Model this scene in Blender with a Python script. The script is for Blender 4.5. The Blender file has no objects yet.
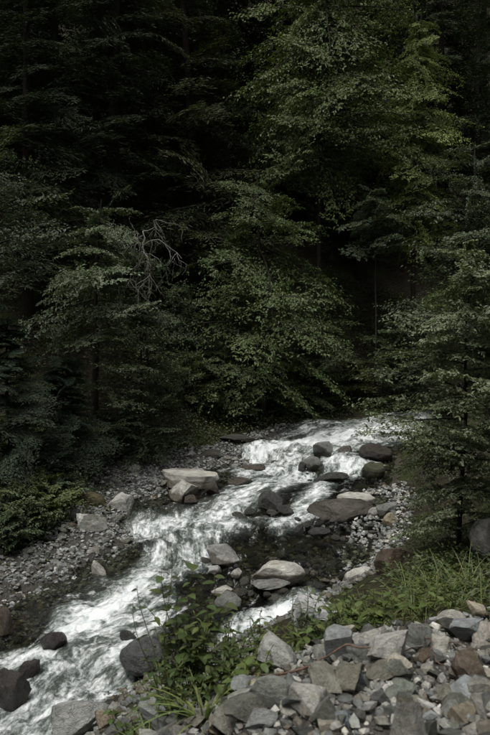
import bpy, bmesh, math, random
import numpy as np
from mathutils import Matrix, Vector, Euler

# ------------------------------------------------------------------ camera, sky, sun, exposure
SC = bpy.context.scene
COL = SC.collection
CAM_Z, PITCH, LENS = 5.5, math.radians(3.0), 35.0
cam_d = bpy.data.cameras.new('camera'); cam = bpy.data.objects.new('camera', cam_d); COL.objects.link(cam)
cam_d.sensor_fit = 'VERTICAL'; cam_d.sensor_height = 36.0; cam_d.lens = LENS
cam_d.clip_start = 0.05; cam_d.clip_end = 2000
cam_d.dof.use_dof = True; cam_d.dof.focus_distance = 16; cam_d.dof.aperture_fstop = 2.8
cam.location = (0, 0, CAM_Z); cam.rotation_euler = (math.pi/2 - PITCH, 0, 0)
SC.camera = cam
SUN_EL, SUN_AZ = math.radians(67), math.radians(-148)      # azimuth clockwise from +Y: light from the upper left, a little behind
w = bpy.data.worlds.new('World'); SC.world = w; w.use_nodes = True
wn = w.node_tree.nodes; wl = w.node_tree.links
bg = wn['Background']; sky = wn.new('ShaderNodeTexSky'); sky.sky_type = 'NISHITA'; sky.sun_disc = False
sky.sun_elevation = SUN_EL; sky.sun_rotation = SUN_AZ; sky.air_density = 1.0; sky.dust_density = 4.0; sky.ozone_density = 1.0
hs = wn.new('ShaderNodeHueSaturation'); hs.inputs['Saturation'].default_value = 0.2   # an overcast, nearly white sky
wl.new(sky.outputs[0], hs.inputs['Color']); wl.new(hs.outputs[0], bg.inputs['Color'])
bg.inputs['Strength'].default_value = 0.11
sun_d = bpy.data.lights.new('sun', 'SUN'); sun_d.energy = 1.5; sun_d.angle = math.radians(14); sun_d.color = (1, .965, .91)
sun = bpy.data.objects.new('sun', sun_d); COL.objects.link(sun)
sdir = Vector((math.sin(SUN_AZ)*math.cos(SUN_EL), math.cos(SUN_AZ)*math.cos(SUN_EL), math.sin(SUN_EL)))
sun.rotation_euler = sdir.to_track_quat('Z', 'Y').to_euler()
SC.view_settings.view_transform = 'Standard'; SC.view_settings.look = 'None'
SC.view_settings.gamma = 1.0; SC.view_settings.use_curve_mapping = False
SC.view_settings.exposure = 0.45
SC.render.engine = 'CYCLES'
SC.cycles.use_denoising = True; SC.cycles.max_bounces = 6; SC.cycles.transparent_max_bounces = 8
SC.cycles.sample_clamp_indirect = 4.0

# ------------------------------------------------------------------ numeric helpers
F = 735*LENS/36.0
CP, SP = math.cos(PITCH), math.sin(PITCH)
def ray(px, py):
    u = (px-245)/F; v = (367.5-py)/F
    return np.array([u, CP+v*SP, -SP+v*CP])
def at(px, py, Y):
    """the point at depth Y that the photograph shows at (px, py)"""
    d = ray(px, py); return np.array([0, 0, CAM_Z]) + d*(Y/d[1])
def to_px(P):
    q = np.asarray(P, float) - np.array([0, 0, CAM_Z])
    fwd = q[..., 1]*CP - q[..., 2]*SP; up = q[..., 1]*SP + q[..., 2]*CP
    return 245+F*q[..., 0]/fwd, 367.5-F*up/fwd
def mpp(Y): return Y/F
def h3(ix, iy, iz, seed):
    h = (ix.astype(np.int64)*374761393 + iy.astype(np.int64)*668265263 + iz.astype(np.int64)*2147483647 + seed*974711) & 0xffffffff
    h = ((h ^ (h >> 13))*1274126177) & 0xffffffff
    h = ((h ^ (h >> 15))*2246822519) & 0xffffffff
    return ((h ^ (h >> 16)) & 0xffffff)/float(0xffffff)
def vnoise(P, seed=0):
    P = np.asarray(P, float)
    if P.shape[-1] == 2: P = np.concatenate([P, np.zeros(P.shape[:-1]+(1,))], -1)
    i = np.floor(P); f = P-i; f = f*f*f*(f*(f*6-15)+10); i = i.astype(np.int64)
    r = 0
    for a in (0, 1):
        for b in (0, 1):
            for c in (0, 1):
                wgt = (f[..., 0] if a else 1-f[..., 0])*(f[..., 1] if b else 1-f[..., 1])*(f[..., 2] if c else 1-f[..., 2])
                r = r + wgt*h3(i[..., 0]+a, i[..., 1]+b, i[..., 2]+c, seed)
    return r
def fbm(P, octv=4, seed=0, gain=.5):
    P = np.asarray(P, float); r = 0; a = 1; t = 0
    for k in range(octv):
        r = r + a*vnoise(P*(2.03**k), seed+k*17); t += a; a *= gain
    return r/t
def sstep(a, b, x):
    t = np.clip((x-a)/(b-a), 0, 1); return t*t*(3-2*t)
def catmull(P, n):
    P = np.asarray(P, float); m = len(P)
    t = np.linspace(0, m-1-1e-6, n); i = t.astype(int); f = (t-i)[:, None]
    g = lambda k: P[np.clip(k, 0, m-1)]
    p0, p1, p2, p3 = g(i-1), g(i), g(i+1), g(i+2)
    return .5*((2*p1)+(-p0+p2)*f+(2*p0-5*p1+4*p2-p3)*f**2+(-p0+3*p1-3*p2+p3)*f**3)
def poly_dist(Q, P):
    """distance of the points Q to the polyline P (2D)"""
    d = np.full(len(Q), 1e9)
    for a, b in zip(P[:-1], P[1:]):
        ab = b-a; t = np.clip(((Q-a)@ab)/(ab@ab+1e-12), 0, 1)
        d = np.minimum(d, np.linalg.norm(Q-(a+t[:, None]*ab), axis=1))
    return d
def inside(Q, poly):
    r = np.zeros(len(Q), bool); x, y = Q[:, 0], Q[:, 1]
    for (x1, y1), (x2, y2) in zip(poly, np.roll(poly, -1, 0)):
        if abs(y1-y2) < 1e-12: continue
        r ^= ((y1 > y) != (y2 > y)) & (x < (x2-x1)*(y-y1)/(y2-y1)+x1)
    return r
def unit(v): return v/(np.linalg.norm(v, axis=-1, keepdims=True)+1e-9)
def rotm(az, pitch, roll):
    return np.array(Matrix.Rotation(az, 3, 'Z') @ Matrix.Rotation(-pitch, 3, 'Y') @ Matrix.Rotation(roll, 3, 'X'))

# ------------------------------------------------------------------ object helpers
def new_mesh(name, V, Fc, mat=None, smooth=True, tint=None, uv=None, attr=None, sharp=None):
    V = np.asarray(V, np.float32); Fc = np.asarray(Fc, np.int32); k = Fc.shape[1]
    me = bpy.data.meshes.new(name)
    me.vertices.add(len(V)); me.vertices.foreach_set('co', V.ravel())
    me.loops.add(Fc.size); me.loops.foreach_set('vertex_index', Fc.ravel())
    me.polygons.add(len(Fc))
    me.polygons.foreach_set('loop_start', np.arange(0, Fc.size, k, dtype=np.int32))
    me.polygons.foreach_set('loop_total', np.full(len(Fc), k, np.int32))
    me.polygons.foreach_set('use_smooth', np.full(len(Fc), bool(smooth)))
    if tint is not None:
        a = me.attributes.new('tint', 'FLOAT_COLOR', 'POINT')
        t = np.ones((len(V), 4), np.float32); t[:, :3] = tint; a.data.foreach_set('color', t.ravel())
    if attr:
        for nm, val in attr.items():
            a = me.attributes.new(nm, 'FLOAT', 'POINT'); a.data.foreach_set('value', np.asarray(val, np.float32))
    if uv is not None:
        l = me.uv_layers.new(name='flow'); l.data.foreach_set('uv', np.asarray(uv, np.float32)[Fc.ravel()].ravel())
    me.update(calc_edges=True); me.validate()
    if sharp: me.set_sharp_from_angle(angle=math.radians(sharp))
    if mat: me.materials.append(mat)
    return me
def link(name, data, parent=None, loc=None, rot=None, scale=None, mtx=None):
    o = bpy.data.objects.new(name, data); COL.objects.link(o)
    if parent: o.parent = parent
    if mtx is not None: o.matrix_basis = mtx
    if loc is not None: o.location = loc
    if rot is not None: o.rotation_euler = rot
    if scale is not None: o.scale = scale
    return o
def tag(o, label=None, cat=None, group=None, kind=None):
    for k, v in (('label', label), ('category', cat), ('group', group), ('kind', kind)):
        if v: o[k] = v
    return o

# ------------------------------------------------------------------ materials
class NT:
    def __init__(s, name):
        s.m = bpy.data.materials.new(name); s.m.use_nodes = True; s.t = s.m.node_tree; s.t.nodes.clear()
        s.out = s.n('ShaderNodeOutputMaterial')
    def n(s, typ, **kw):
        x = s.t.nodes.new(typ)
        for k, v in kw.items(): setattr(x, k, v)
        return x
    def set(s, sock, v):
        if isinstance(v, bpy.types.NodeSocket): s.t.links.new(v, sock)
        elif isinstance(v, (tuple, list)) and len(v) == 3 and sock.type == 'RGBA': sock.default_value = (*v, 1)
        else: sock.default_value = v
    def noise(s, vec, scale, detail=4, rough=.55, dist=0.0):
        x = s.n('ShaderNodeTexNoise'); s.set(x.inputs['Scale'], scale); s.set(x.inputs['Detail'], detail)
        s.set(x.inputs['Roughness'], rough); s.set(x.inputs['Distortion'], dist)
        if vec is not None: s.set(x.inputs['Vector'], vec)
        return x.outputs['Fac']
    def ramp(s, fac, lo, hi, a=0.0, b=1.0):
        x = s.n('ShaderNodeMapRange', interpolation_type='SMOOTHSTEP'); s.set(x.inputs[0], fac)
        for i, v in enumerate((lo, hi, a, b)): s.set(x.inputs[i+1], v)
        return x.outputs[0]
    def math(s, op, a, b=0.0):
        x = s.n('ShaderNodeMath', operation=op); s.set(x.inputs[0], a); s.set(x.inputs[1], b); return x.outputs[0]
    def mix(s, fac, a, b, mode='MIX'):
        x = s.n('ShaderNodeMix', data_type='RGBA', blend_type=mode); s.set(x.inputs[0], fac); s.set(x.inputs[6], a); s.set(x.inputs[7], b)
        return x.outputs[2]
    def bump(s, h, strength, dist):
        x = s.n('ShaderNodeBump'); s.set(x.inputs['Height'], h); s.set(x.inputs['Strength'], strength); s.set(x.inputs['Distance'], dist)
        return x.outputs[0]
    def prin(s, col, rough=.8, spec=.3, normal=None):
        x = s.n('ShaderNodeBsdfPrincipled'); s.set(x.inputs['Base Color'], col); s.set(x.inputs['Roughness'], rough)
        s.set(x.inputs['Specular IOR Level'], spec)
        if normal is not None: s.set(x.inputs['Normal'], normal)
        return x
    def done(s, sh): s.t.links.new(sh, s.out.inputs['Surface']); return s.m

def rock_mat(name, source, wet=False, scale=1.0, band=False):
    """source: 'object' takes the stone's own colour from the object, 'tint' from a mesh attribute"""
    t = NT(name); co = t.n('ShaderNodeTexCoord').outputs['Object'] if source == 'object' else t.n('ShaderNodeNewGeometry').outputs['Position']
    base = t.n('ShaderNodeObjectInfo').outputs['Color'] if source == 'object' else t.n('ShaderNodeAttribute', attribute_name='tint').outputs['Color']
    if source == 'object':
        rnd = t.n('ShaderNodeObjectInfo').outputs['Random']
        add = t.n('ShaderNodeVectorMath', operation='ADD'); t.set(add.inputs[0], co)
        cmb = t.n('ShaderNodeCombineXYZ'); t.set(cmb.inputs[0], t.math('MULTIPLY', rnd, 37.0)); t.set(cmb.inputs[1], t.math('MULTIPLY', rnd, 11.0))
        t.set(add.inputs[1], cmb.outputs[0]); co = add.outputs[0]
    n1 = t.noise(co, 2.2*scale, 5, .62); n2 = t.noise(co, 9*scale, 6, .65); n3 = t.noise(co, 45*scale, 3, .6)
    v = t.math('ADD', t.math('MULTIPLY', n1, .9), t.math('MULTIPLY', n2, .7)); v = t.math('ADD', v, t.math('MULTIPLY', n3, .55))
    val = t.ramp(v, .72, 1.45, .42, 1.45)
    col = t.mix(1.0, base, val, 'MULTIPLY')
    stain = t.ramp(t.noise(co, 3.7*scale, 4, .6, .6), .56, .72)
    col = t.mix(t.math('MULTIPLY', stain, .55), col, t.mix(1.0, base, (.80, .70, .54), 'MULTIPLY'))
    dark = t.ramp(t.noise(co, 6.5*scale, 5, .7, .3), .6, .7)
    col = t.mix(t.math('MULTIPLY', dark, .5), col, (.035, .036, .03))
    lich = t.ramp(t.noise(co, 12*scale, 4, .7, .4), .62, .68)
    col = t.mix(t.math('MULTIPLY', lich, .4), col, t.mix(1.0, base, (1.7, 1.7, 1.55), 'MULTIPLY'))
    vr = t.n('ShaderNodeTexVoronoi', feature='DISTANCE_TO_EDGE'); t.set(vr.inputs['Scale'], 2.1*scale)
    wv = t.n('ShaderNodeVectorMath', operation='ADD'); t.set(wv.inputs[0], co); nn = t.n('ShaderNodeTexNoise'); t.set(nn.inputs['Scale'], 3.0); t.set(nn.inputs['Vector'], co); t.set(wv.inputs[1], nn.outputs['Color']); t.set(vr.inputs['Vector'], wv.outputs[0])
    crk = t.math('MULTIPLY', t.ramp(vr.outputs['Distance'], .0, .018, 1.0, 0.0), t.ramp(t.noise(co, 1.7*scale, 2), .45, .62))
    col = t.mix(t.math('MULTIPLY', crk, .4), col, (.04, .038, .032))
    b = t.math('ADD', t.math('MULTIPLY', n2, 1.0), t.math('MULTIPLY', n3, .5))
    b = t.math('SUBTRACT', b, t.math('MULTIPLY', crk, .25))
    if band:
        sep = t.n('ShaderNodeSeparateXYZ'); t.set(sep.inputs[0], t.n('ShaderNodeTexCoord').outputs['Object'])
        wz = t.math('ADD', sep.outputs[2], t.math('MULTIPLY', n1, .35)); wf = t.ramp(wz, .20, .30, 1.0, 0.0)
        col = t.mix(wf, col, t.mix(1.0, col, (.34, .32, .28), 'MULTIPLY'))
        nb = t.bump(b, .8, .05); return t.done(t.prin(col, t.ramp(wf, 0, 1, .85, .25), .4, nb).outputs[0])
    nb = t.bump(b, .8, .05 if source == 'object' else .015)
    if wet:
        r = t.ramp(n2, .35, .7, .12, .5)
        return t.done(t.prin(col, r, .5, nb).outputs[0])
    return t.done(t.prin(col, .85, .25, nb).outputs[0])
M_rock = rock_mat('dry_rock', 'object'); M_wet = rock_mat('wet_rock', 'object', True)
M_band = rock_mat('waterline_rock', 'object', False, 1.0, True)
M_grav = rock_mat('gravel', 'tint', False, 1.0); M_gravwet = rock_mat('wet_gravel', 'tint', True, 1.0)

def leaf_mat(name, trans=.3, rough=.5, spec=.35, source='tint'):
    t = NT(name)
    base = t.n('ShaderNodeAttribute', attribute_name='tint').outputs['Color'] if source == 'tint' else t.n('ShaderNodeObjectInfo').outputs['Color']
    if source != 'tint':
        co = t.n('ShaderNodeTexCoord').outputs['Object']
        base = t.mix(1.0, base, t.ramp(t.noise(co, 30, 4, .6), .3, .7, .6, 1.35), 'MULTIPLY')
    p = t.prin(base, rough, spec); tr = t.n('ShaderNodeBsdfTranslucent')
    t.set(tr.inputs[0], t.mix(1.0, base, (1.1, 1.25, .45), 'MULTIPLY'))
    ms = t.n('ShaderNodeMixShader'); ms.inputs[0].default_value = trans
    t.t.links.new(p.outputs[0], ms.inputs[1]); t.t.links.new(tr.outputs[0], ms.inputs[2])
    return t.done(ms.outputs[0])
M_leaf = leaf_mat('leaf', .22); M_needle = leaf_mat('needle', .15, .6, .25); M_bigleaf = leaf_mat('big_leaf', .3, .45, .4, 'object')

def bark_mat(name, a, b):
    t = NT(name); co = t.n('ShaderNodeTexCoord').outputs['Object']
    mp = t.n('ShaderNodeMapping'); mp.inputs['Scale'].default_value = (9, 9, 2.2); t.set(mp.inputs[0], co)
    n = t.noise(mp.outputs[0], 2.5, 6, .65); n2 = t.noise(co, 1.2, 3)
    col = t.mix(t.ramp(n, .3, .7), a, b); col = t.mix(t.ramp(n2, .5, .7, 0, .5), col, (.06, .075, .04))
    return t.done(t.prin(col, .9, .2, t.bump(n, 1, .03)).outputs[0])
M_bark = bark_mat('bark', (.014, .012, .01), (.045, .038, .031)); M_dead = bark_mat('dead_wood', (.13, .125, .11), (.3, .29, .26))
M_root = bark_mat('root_bark', (.09, .055, .042), (.2, .13, .1))

def soil_mat():
    t = NT('forest_soil'); co = t.n('ShaderNodeNewGeometry').outputs['Position']
    n1 = t.noise(co, .9, 5, .6); n2 = t.noise(co, 7, 5, .65); n3 = t.noise(co, 40, 3, .6)
    col = t.mix(t.ramp(n2, .35, .65), (.02, .018, .012), (.05, .044, .031))
    col = t.mix(t.ramp(n1, .48, .62, 0, .8), col, t.mix(n2, (.025, .035, .012), (.06, .075, .025)))
    col = t.mix(t.ramp(n3, .6, .75, 0, .6), col, (.09, .08, .06))
    return t.done(t.prin(col, .95, .1, t.bump(t.math('ADD', n2, t.math('MULTIPLY', n3, .4)), 1, .08)).outputs[0])
M_soil = soil_mat()
def grit_mat(name, a, b, c):
    t = NT(name); co = t.n('ShaderNodeNewGeometry').outputs['Position']
    vo = t.n('ShaderNodeTexVoronoi'); vo.inputs['Scale'].default_value = 26; t.set(vo.inputs['Vector'], co)
    n1 = t.noise(co, 3, 5, .6); n2 = t.noise(co, 60, 4, .65)
    col = t.mix(t.ramp(n1, .3, .7), a, b); col = t.mix(.5, col, t.mix(vo.outputs['Color'], c, b)); col = t.mix(t.ramp(n2, .35, .7, 0, .6), col, c)
    h = t.math('SUBTRACT', t.math('MULTIPLY', n2, .5), vo.outputs['Distance'])
    return t.done(t.prin(col, .9, .2, t.bump(h, 1, .03)).outputs[0])
M_grit = grit_mat('rubble_grit', (.055, .051, .042), (.10, .096, .085), (.03, .028, .023))
M_bed = grit_mat('stream_bed', (.045, .042, .03), (.10, .09, .065), (.03, .028, .02))

def water_mat():
    t = NT('stream_water')
    uv = t.n('ShaderNodeUVMap', uv_map='flow').outputs[0]; co = t.n('ShaderNodeNewGeometry').outputs['Position']
    fo = t.n('ShaderNodeAttribute', attribute_name='foam').outputs['Fac']
    def mp(sx, sy):
        x = t.n('ShaderNodeMapping'); x.inputs['Scale'].default_value = (sx, sy, 1); t.set(x.inputs[0], uv); return x.outputs[0]
    s1 = t.noise(mp(2.6, .7), 1.0, 5, .6, .6); s2 = t.noise(mp(7.5, 1.9), 1.0, 4, .55, .5); s3 = t.noise(mp(4.2, 3.0), 1.0, 5, .6, .9)
    s4 = t.noise(mp(17, 11), 1.0, 6, .7, .5)
    st = t.math('ADD', t.math('ADD', t.math('MULTIPLY', s1, .45), t.math('MULTIPLY', s2, .35)), t.math('MULTIPLY', s3, .5))
    st = t.math('SUBTRACT', t.math('ADD', st, t.math('MULTIPLY', s4, .45)), .875)
    f = t.math('ADD', fo, t.math('MULTIPLY', st, 2.9))
    fac = t.ramp(f, .22, 1.02)
    h = t.math('ADD', t.math('ADD', t.math('MULTIPLY', s2, .6), t.math('MULTIPLY', s3, 1.0)), t.math('MULTIPLY', s4, .5))
    rip = t.noise(co, 7, 4, .55, .6)
    nb = t.bump(t.math('ADD', h, t.math('MULTIPLY', rip, .5)), .6, .09)
    foam = t.n('ShaderNodeBsdfPrincipled'); t.set(foam.inputs['Base Color'], t.mix(t.ramp(s3, .35, .65), (.62, .67, .68), (.84, .86, .85)))
    foam.inputs['Roughness'].default_value = .55; foam.inputs['Specular IOR Level'].default_value = .3; t.set(foam.inputs['Normal'], nb)
    gl = t.n('ShaderNodeBsdfGlossy'); gl.inputs['Roughness'].default_value = .14; gl.inputs['Color'].default_value = (.9, .93, .95, 1); t.set(gl.inputs['Normal'], nb)
    tr = t.n('ShaderNodeBsdfTransparent'); tr.inputs[0].default_value = (.55, .57, .46, 1)
    fr = t.n('ShaderNodeFresnel'); fr.inputs['IOR'].default_value = 1.33; t.set(fr.inputs['Normal'], nb)
    m1 = t.n('ShaderNodeMixShader'); t.set(m1.inputs[0], fr.outputs[0]); t.t.links.new(tr.outputs[0], m1.inputs[1]); t.t.links.new(gl.outputs[0], m1.inputs[2])
    ae = t.n('ShaderNodeBsdfDiffuse'); ae.inputs[0].default_value = (.16, .185, .165, 1); m3 = t.n('ShaderNodeMixShader'); t.set(m3.inputs[0], t.math('MULTIPLY', t.ramp(f, -.15, .55, .1, .75), t.ramp(fo, .06, .38)))
    t.t.links.new(m1.outputs[0], m3.inputs[1]); t.t.links.new(ae.outputs[0], m3.inputs[2])
    m2 = t.n('ShaderNodeMixShader'); t.set(m2.inputs[0], fac); t.t.links.new(m3.outputs[0], m2.inputs[1]); t.t.links.new(foam.outputs[0], m2.inputs[2])
    return t.done(m2.outputs[0])
M_water = water_mat()

# ------------------------------------------------------------------ the lie of the land
EL = np.array([(-9, 3), (-7, 8), (-5.4, 11.2), (-4.5, 13.2), (-3.56, 13.9), (-2.9, 15.4), (-2.97, 17), (-2.4, 18.9), (-.5, 20.9), (.16, 23), (1.57, 25), (4.2, 26.4), (8, 28), (14, 29.5), (24, 31)], float)
ER = np.array([(-5.5, 3), (-4, 6.8), (-2.5, 9), (-1.5, 10.5), (-.08, 11.6), (1.36, 13), (2.5, 14.4), (3.2, 16.4), (3.8, 18.5), (4.3, 20.5), (4.8, 22), (6.1, 23.6), (9, 25.3), (15, 26.5), (25, 28)], float)
NV = 640
LE, RE = catmull(EL, NV), catmull(ER, NV)
LEs, REs = LE[::8], RE[::8]
POLY = np.concatenate([LEs, REs[::-1]])
TER = np.array([(0, 0, 3.9), (0, 4.2, 3.1), (.9, 5.4, 2.92), (-1.0, 4.9, 2.80), (-2.2, 4.0, 2.6), (-.4, 5.6, 2.75), (1.4, 6.3, 2.72), (1.8, 7.2, 2.40), (2.7, 7.7, 2.38), (3.3, 11, 1.95), (2.2, 9.6, 1.95),
                (1.2, 8.2, 2.1), (.2, 7.2, 2.25), (0, 8.4, 1.6), (.3, 6.2, 2.75), (5, 11, 2.5), (6, 15, 2.8), (5.5, 20, 3.0), (8, 22, 4.2), (4, 5, 3.0), (4.2, 7.6, 2.5), (8, 8, 3.4), (3.2, 14.2, 1.35), (2, 3, 3.5), (-3, 0, 3.4), (-4, -3, 4), (5, 0, 4.1), (0, -4, 4.1)], float)
def plane_z(Y): return .125*(np.clip(Y, -6, 31)-9)
def water_z(X, Y):
    z = plane_z(Y)
    return z + .07*np.sin(Y*1.7+X*.9) + .05*np.sin(Y*3.1-X*1.3+1)
def ground(X, Y, fine=True):
    X = np.asarray(X, float); Y = np.asarray(Y, float); sh = X.shape; X = X.ravel(); Y = Y.ravel(); Q = np.stack([X, Y], 1)
    dl, dr = poly_dist(Q, LEs), poly_dist(Q, REs); ins = inside(Q, POLY)
    zw = plane_z(Y); P3 = np.stack([X, Y], 1)
    e = np.minimum(dl, dr)
    n = fbm(P3*.35, 4, 5)-.5; n2 = fbm(P3*1.6, 4, 9)-.5
    bed = zw - .10 - .28*sstep(0, 1.2, e) + .22*n2
    d0 = 4.6 - 3.9*sstep(18.0, 22.5, Y + X*.4)                     # the gravel bar is wide on the near left, narrow beyond
    left = zw + .0 + .13*np.minimum(dl, d0) + .85*np.maximum(0, dl-d0)*sstep(0, 2.5, dl-d0) + n2*.28*sstep(0, 1, dl) + n*2.0*sstep(3, 12, dl)
    ds = (Q[:, None, :]-TER[None, :, :2]); r2 = (ds**2).sum(2)+.05; wt = r2**-2.0
    T = (wt*TER[:, 2]).sum(1)/wt.sum(1)
    T = T + .5*np.maximum(0, X-6.5) + .8*np.maximum(0, -3-Y) + .25*n2*sstep(9, 12, Y)  # the rise behind the camera is unseen, added to block low sky light
    a = zw + .02 + .72*dr
    k = .25; hh = np.clip(.5+.5*(a-T)/k, 0, 1); right = a*(1-hh)+T*hh-k*hh*(1-hh)
    right = right + .10*n2*sstep(.1, .6, dr)
    z = np.where(ins, bed, np.where(dl < dr, left, right))
    z = np.minimum(z, 90)
    return z.reshape(sh)
def gz(x, y): return float(ground(np.array([x]), np.array([y]))[0])
def hit(px, py, y0=3.0, y1=70.0):
    """where the sight line through a pixel meets the ground"""
    d = ray(px, py); Y = np.arange(y0, y1, .05); P = np.array([0, 0, CAM_Z])+d*(Y/d[1])[:, None]
    g = ground(P[:, 0], P[:, 1]); below = np.nonzero(P[:, 2] <= g)[0]
    return P[below[0]] if len(below) else P[-1]
def on_water(px, py):
    d = ray(px, py); Y = np.arange(6, 34, .03); P = np.array([0, 0, CAM_Z])+d*(Y/d[1])[:, None]
    b = np.nonzero(P[:, 2] <= plane_z(P[:, 1]))[0]; return P[b[0]] if len(b) else P[-1]

def grid_faces(nx, ny):
    i = np.arange(nx*ny).reshape(ny, nx)
    return np.stack([i[:-1, :-1], i[:-1, 1:], i[1:, 1:], i[1:, :-1]], -1).reshape(-1, 4)
gx = np.concatenate([np.linspace(-160, -22, 46), np.linspace(-20, -9.2, 28), np.arange(-9, 9, .2), np.linspace(9.2, 20, 28), np.linspace(22, 160, 46)])
gy = np.concatenate([np.linspace(-120, 1, 60), np.arange(1.2, 30, .2), np.linspace(30.3, 45, 40), np.linspace(47, 190, 60)])
GX, GY = np.meshgrid(gx, gy)
V = np.stack([GX, GY, ground(GX, GY)], -1).reshape(-1, 3)
tag(link('ground', new_mesh('ground', V, grid_faces(len(gx), len(gy)), M_soil)), kind='structure')

def patch(name, mask_fn, x0, x1, y0, y1, st, lift, mat, extra=None):
    """a thin sheet of other ground laid over the soil; it dips under the soil at its ragged border"""
    X, Y = np.meshgrid(np.arange(x0, x1, st), np.arange(y0, y1, st))
    m = mask_fn(X, Y) + .5*(fbm(np.stack([X, Y], -1)*1.1, 3, 31)-.5)
    z = ground(X, Y) + np.clip(m*.2, -.08, lift) + (extra(X, Y) if extra is not None else 0)*sstep(0, .3, m)
    keep = (m > -.35).ravel(); Fc = grid_faces(X.shape[1], X.shape[0]); Fc = Fc[keep[Fc].all(1)]
    used = np.unique(Fc); mp = np.full(X.size, -1); mp[used] = np.arange(len(used))
    V = np.stack([X, Y, z], -1).reshape(-1, 3)[used]
    return tag(link(name, new_mesh(name, V, mp[Fc], mat)), kind='structure')
def rubble_mask(X, Y):
    q = np.stack([X.ravel(), Y.ravel()], 1)
    edge = np.array([(-9, 2.0), (-2.2, 4.6), (-1.0, 5.5), (-.3, 5.8), (.4, 6.0), (1.3, 6.2), (1.9, 6.65), (2.5, 7.3), (3.0, 7.6), (9, 8.4)])
    yl = np.interp(q[:, 0], edge[:, 0], edge[:, 1]); return (yl-q[:, 1]).reshape(X.shape)
def rubble_bumps(X, Y): return .16*(fbm(np.stack([X, Y], -1)*2.6, 4, 44)-.45)
def bar_mask(X, Y):
    q = np.stack([X.ravel(), Y.ravel()], 1); dl = poly_dist(q, LEs); ins = inside(q, POLY)
    lim = np.interp(q[:, 1], [9, 13, 15, 17, 18.5, 20, 21, 22.5, 24, 27], [1.2, 1.6, 1.35, 1.1, 1.4, 2.0, 1.9, .9, .4, .2])
    m = np.where(ins, .5-dl*1.2, lim-dl)
    return m.reshape(X.shape)
rubble = patch('rubble_bank', rubble_mask, -4, 7, 1.5, 9.5, .06, .05, M_grit, rubble_bumps)
bar = patch('gravel_bar', bar_mask, -11, 4, 9, 27, .1, .06, M_grit)
def surf_z(x, y):
    x = np.atleast_1d(np.asarray(x, float)); y = np.atleast_1d(np.asarray(y, float))
    m = rubble_mask(x, y); return ground(x, y) + np.where(m > 0, .04+rubble_bumps(x, y)*sstep(0, .3, m), 0)

# ------------------------------------------------------------------ the stream
NU = 150
u = np.linspace(-.06, 1.06, NU)
keepv = slice(20, 560)
L3, R3 = LE[keepv], RE[keepv]
WX = L3[:, None, 0]*(1-u)+R3[:, None, 0]*u; WY = L3[:, None, 1]*(1-u)+R3[:, None, 1]*u
mid = (L3+R3)/2; arc = np.concatenate([[0], np.cumsum(np.linalg.norm(np.diff(mid, axis=0), axis=1))])
wid = np.linalg.norm(R3-L3, axis=1)
FU = u[None, :]*wid[:, None]; FV = np.repeat(arc[:, None], NU, 1)
WZ = water_z(WX, WY)
STROKES = [  # white water: where the stream breaks (path, half width, strength)
    ([(374, 427), (345, 436), (322, 440)], 10, 1.02), ([(320, 437), (290, 446), (262, 452), (246, 463)], 10, 1.02), ([(300, 457), (275, 467), (248, 474)], 8, .85),
    ([(372, 466), (348, 466), (332, 462)], 6, 1.0), ([(342, 462), (325, 485), (312, 500), (297, 514), (278, 525)], 7, .85),
    ([(300, 474), (262, 487), (245, 495), (228, 505), (222, 520)], 9, .9), ([(228, 508), (200, 520), (170, 527), (138, 529)], 9, .9),
    ([(228, 522), (195, 540), (165, 550), (142, 575), (125, 600)], 11, .75), ([(200, 555), (160, 580), (140, 596)], 10, .65),
    ([(145, 588), (110, 612), (65, 627)], 10, 1.1), ([(120, 618), (90, 645), (60, 690), (20, 735)], 24, .74), ([(42, 655), (15, 660), (-5, 668)], 10, .9),
    ([(308, 598), (275, 618), (250, 632), (232, 643)], 9, 1.15), ([(150, 610), (125, 650), (100, 690), (60, 720)], 18, .62), ([(420, 424), (400, 428), (372, 428)], 9, .95),
    ([(60, 690), (20, 700), (-20, 720)], 16, .55), ([(190, 560), (215, 540), (260, 520)], 7, .4)]
wx, wy = to_px(np.stack([WX, WY, plane_z(WY)], -1)); Q = np.stack([wx.ravel(), wy.ravel()], 1)
foam = np.zeros(len(Q))
for pts, hw, s in STROKES:
    d = poly_dist(Q, np.array(pts, float)); foam = np.maximum(foam, s*np.exp(-(d/(hw*1.55))**2))
foam = np.where(foam > 1, foam, foam*.72); foam = foam.reshape(WX.shape); FP = np.stack([FU, FV], -1)
foam += .35*(fbm(FP*np.array([1.6, .8]), 3, 71)-.5)*(.3+foam)
WZ = WZ + .16*(fbm(FP*np.array([.9, 1.3]), 4, 61)-.5) +   .30*foam*(fbm(FP*np.array([3.0, 2.2]), 5, 62, .6)-.42) + .06*(fbm(FP*np.array([5, 5]), 3, 63)-.5)
foam = np.clip(foam, 0, 1.4)
tag(link('stream', new_mesh('stream', np.stack([WX, WY, WZ], -1).reshape(-1, 3), grid_faces(NU, WX.shape[0]), M_water,
    uv=np.stack([FU, FV], -1).reshape(-1, 2), attr={'foam': foam.ravel()})), kind='structure')

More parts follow.
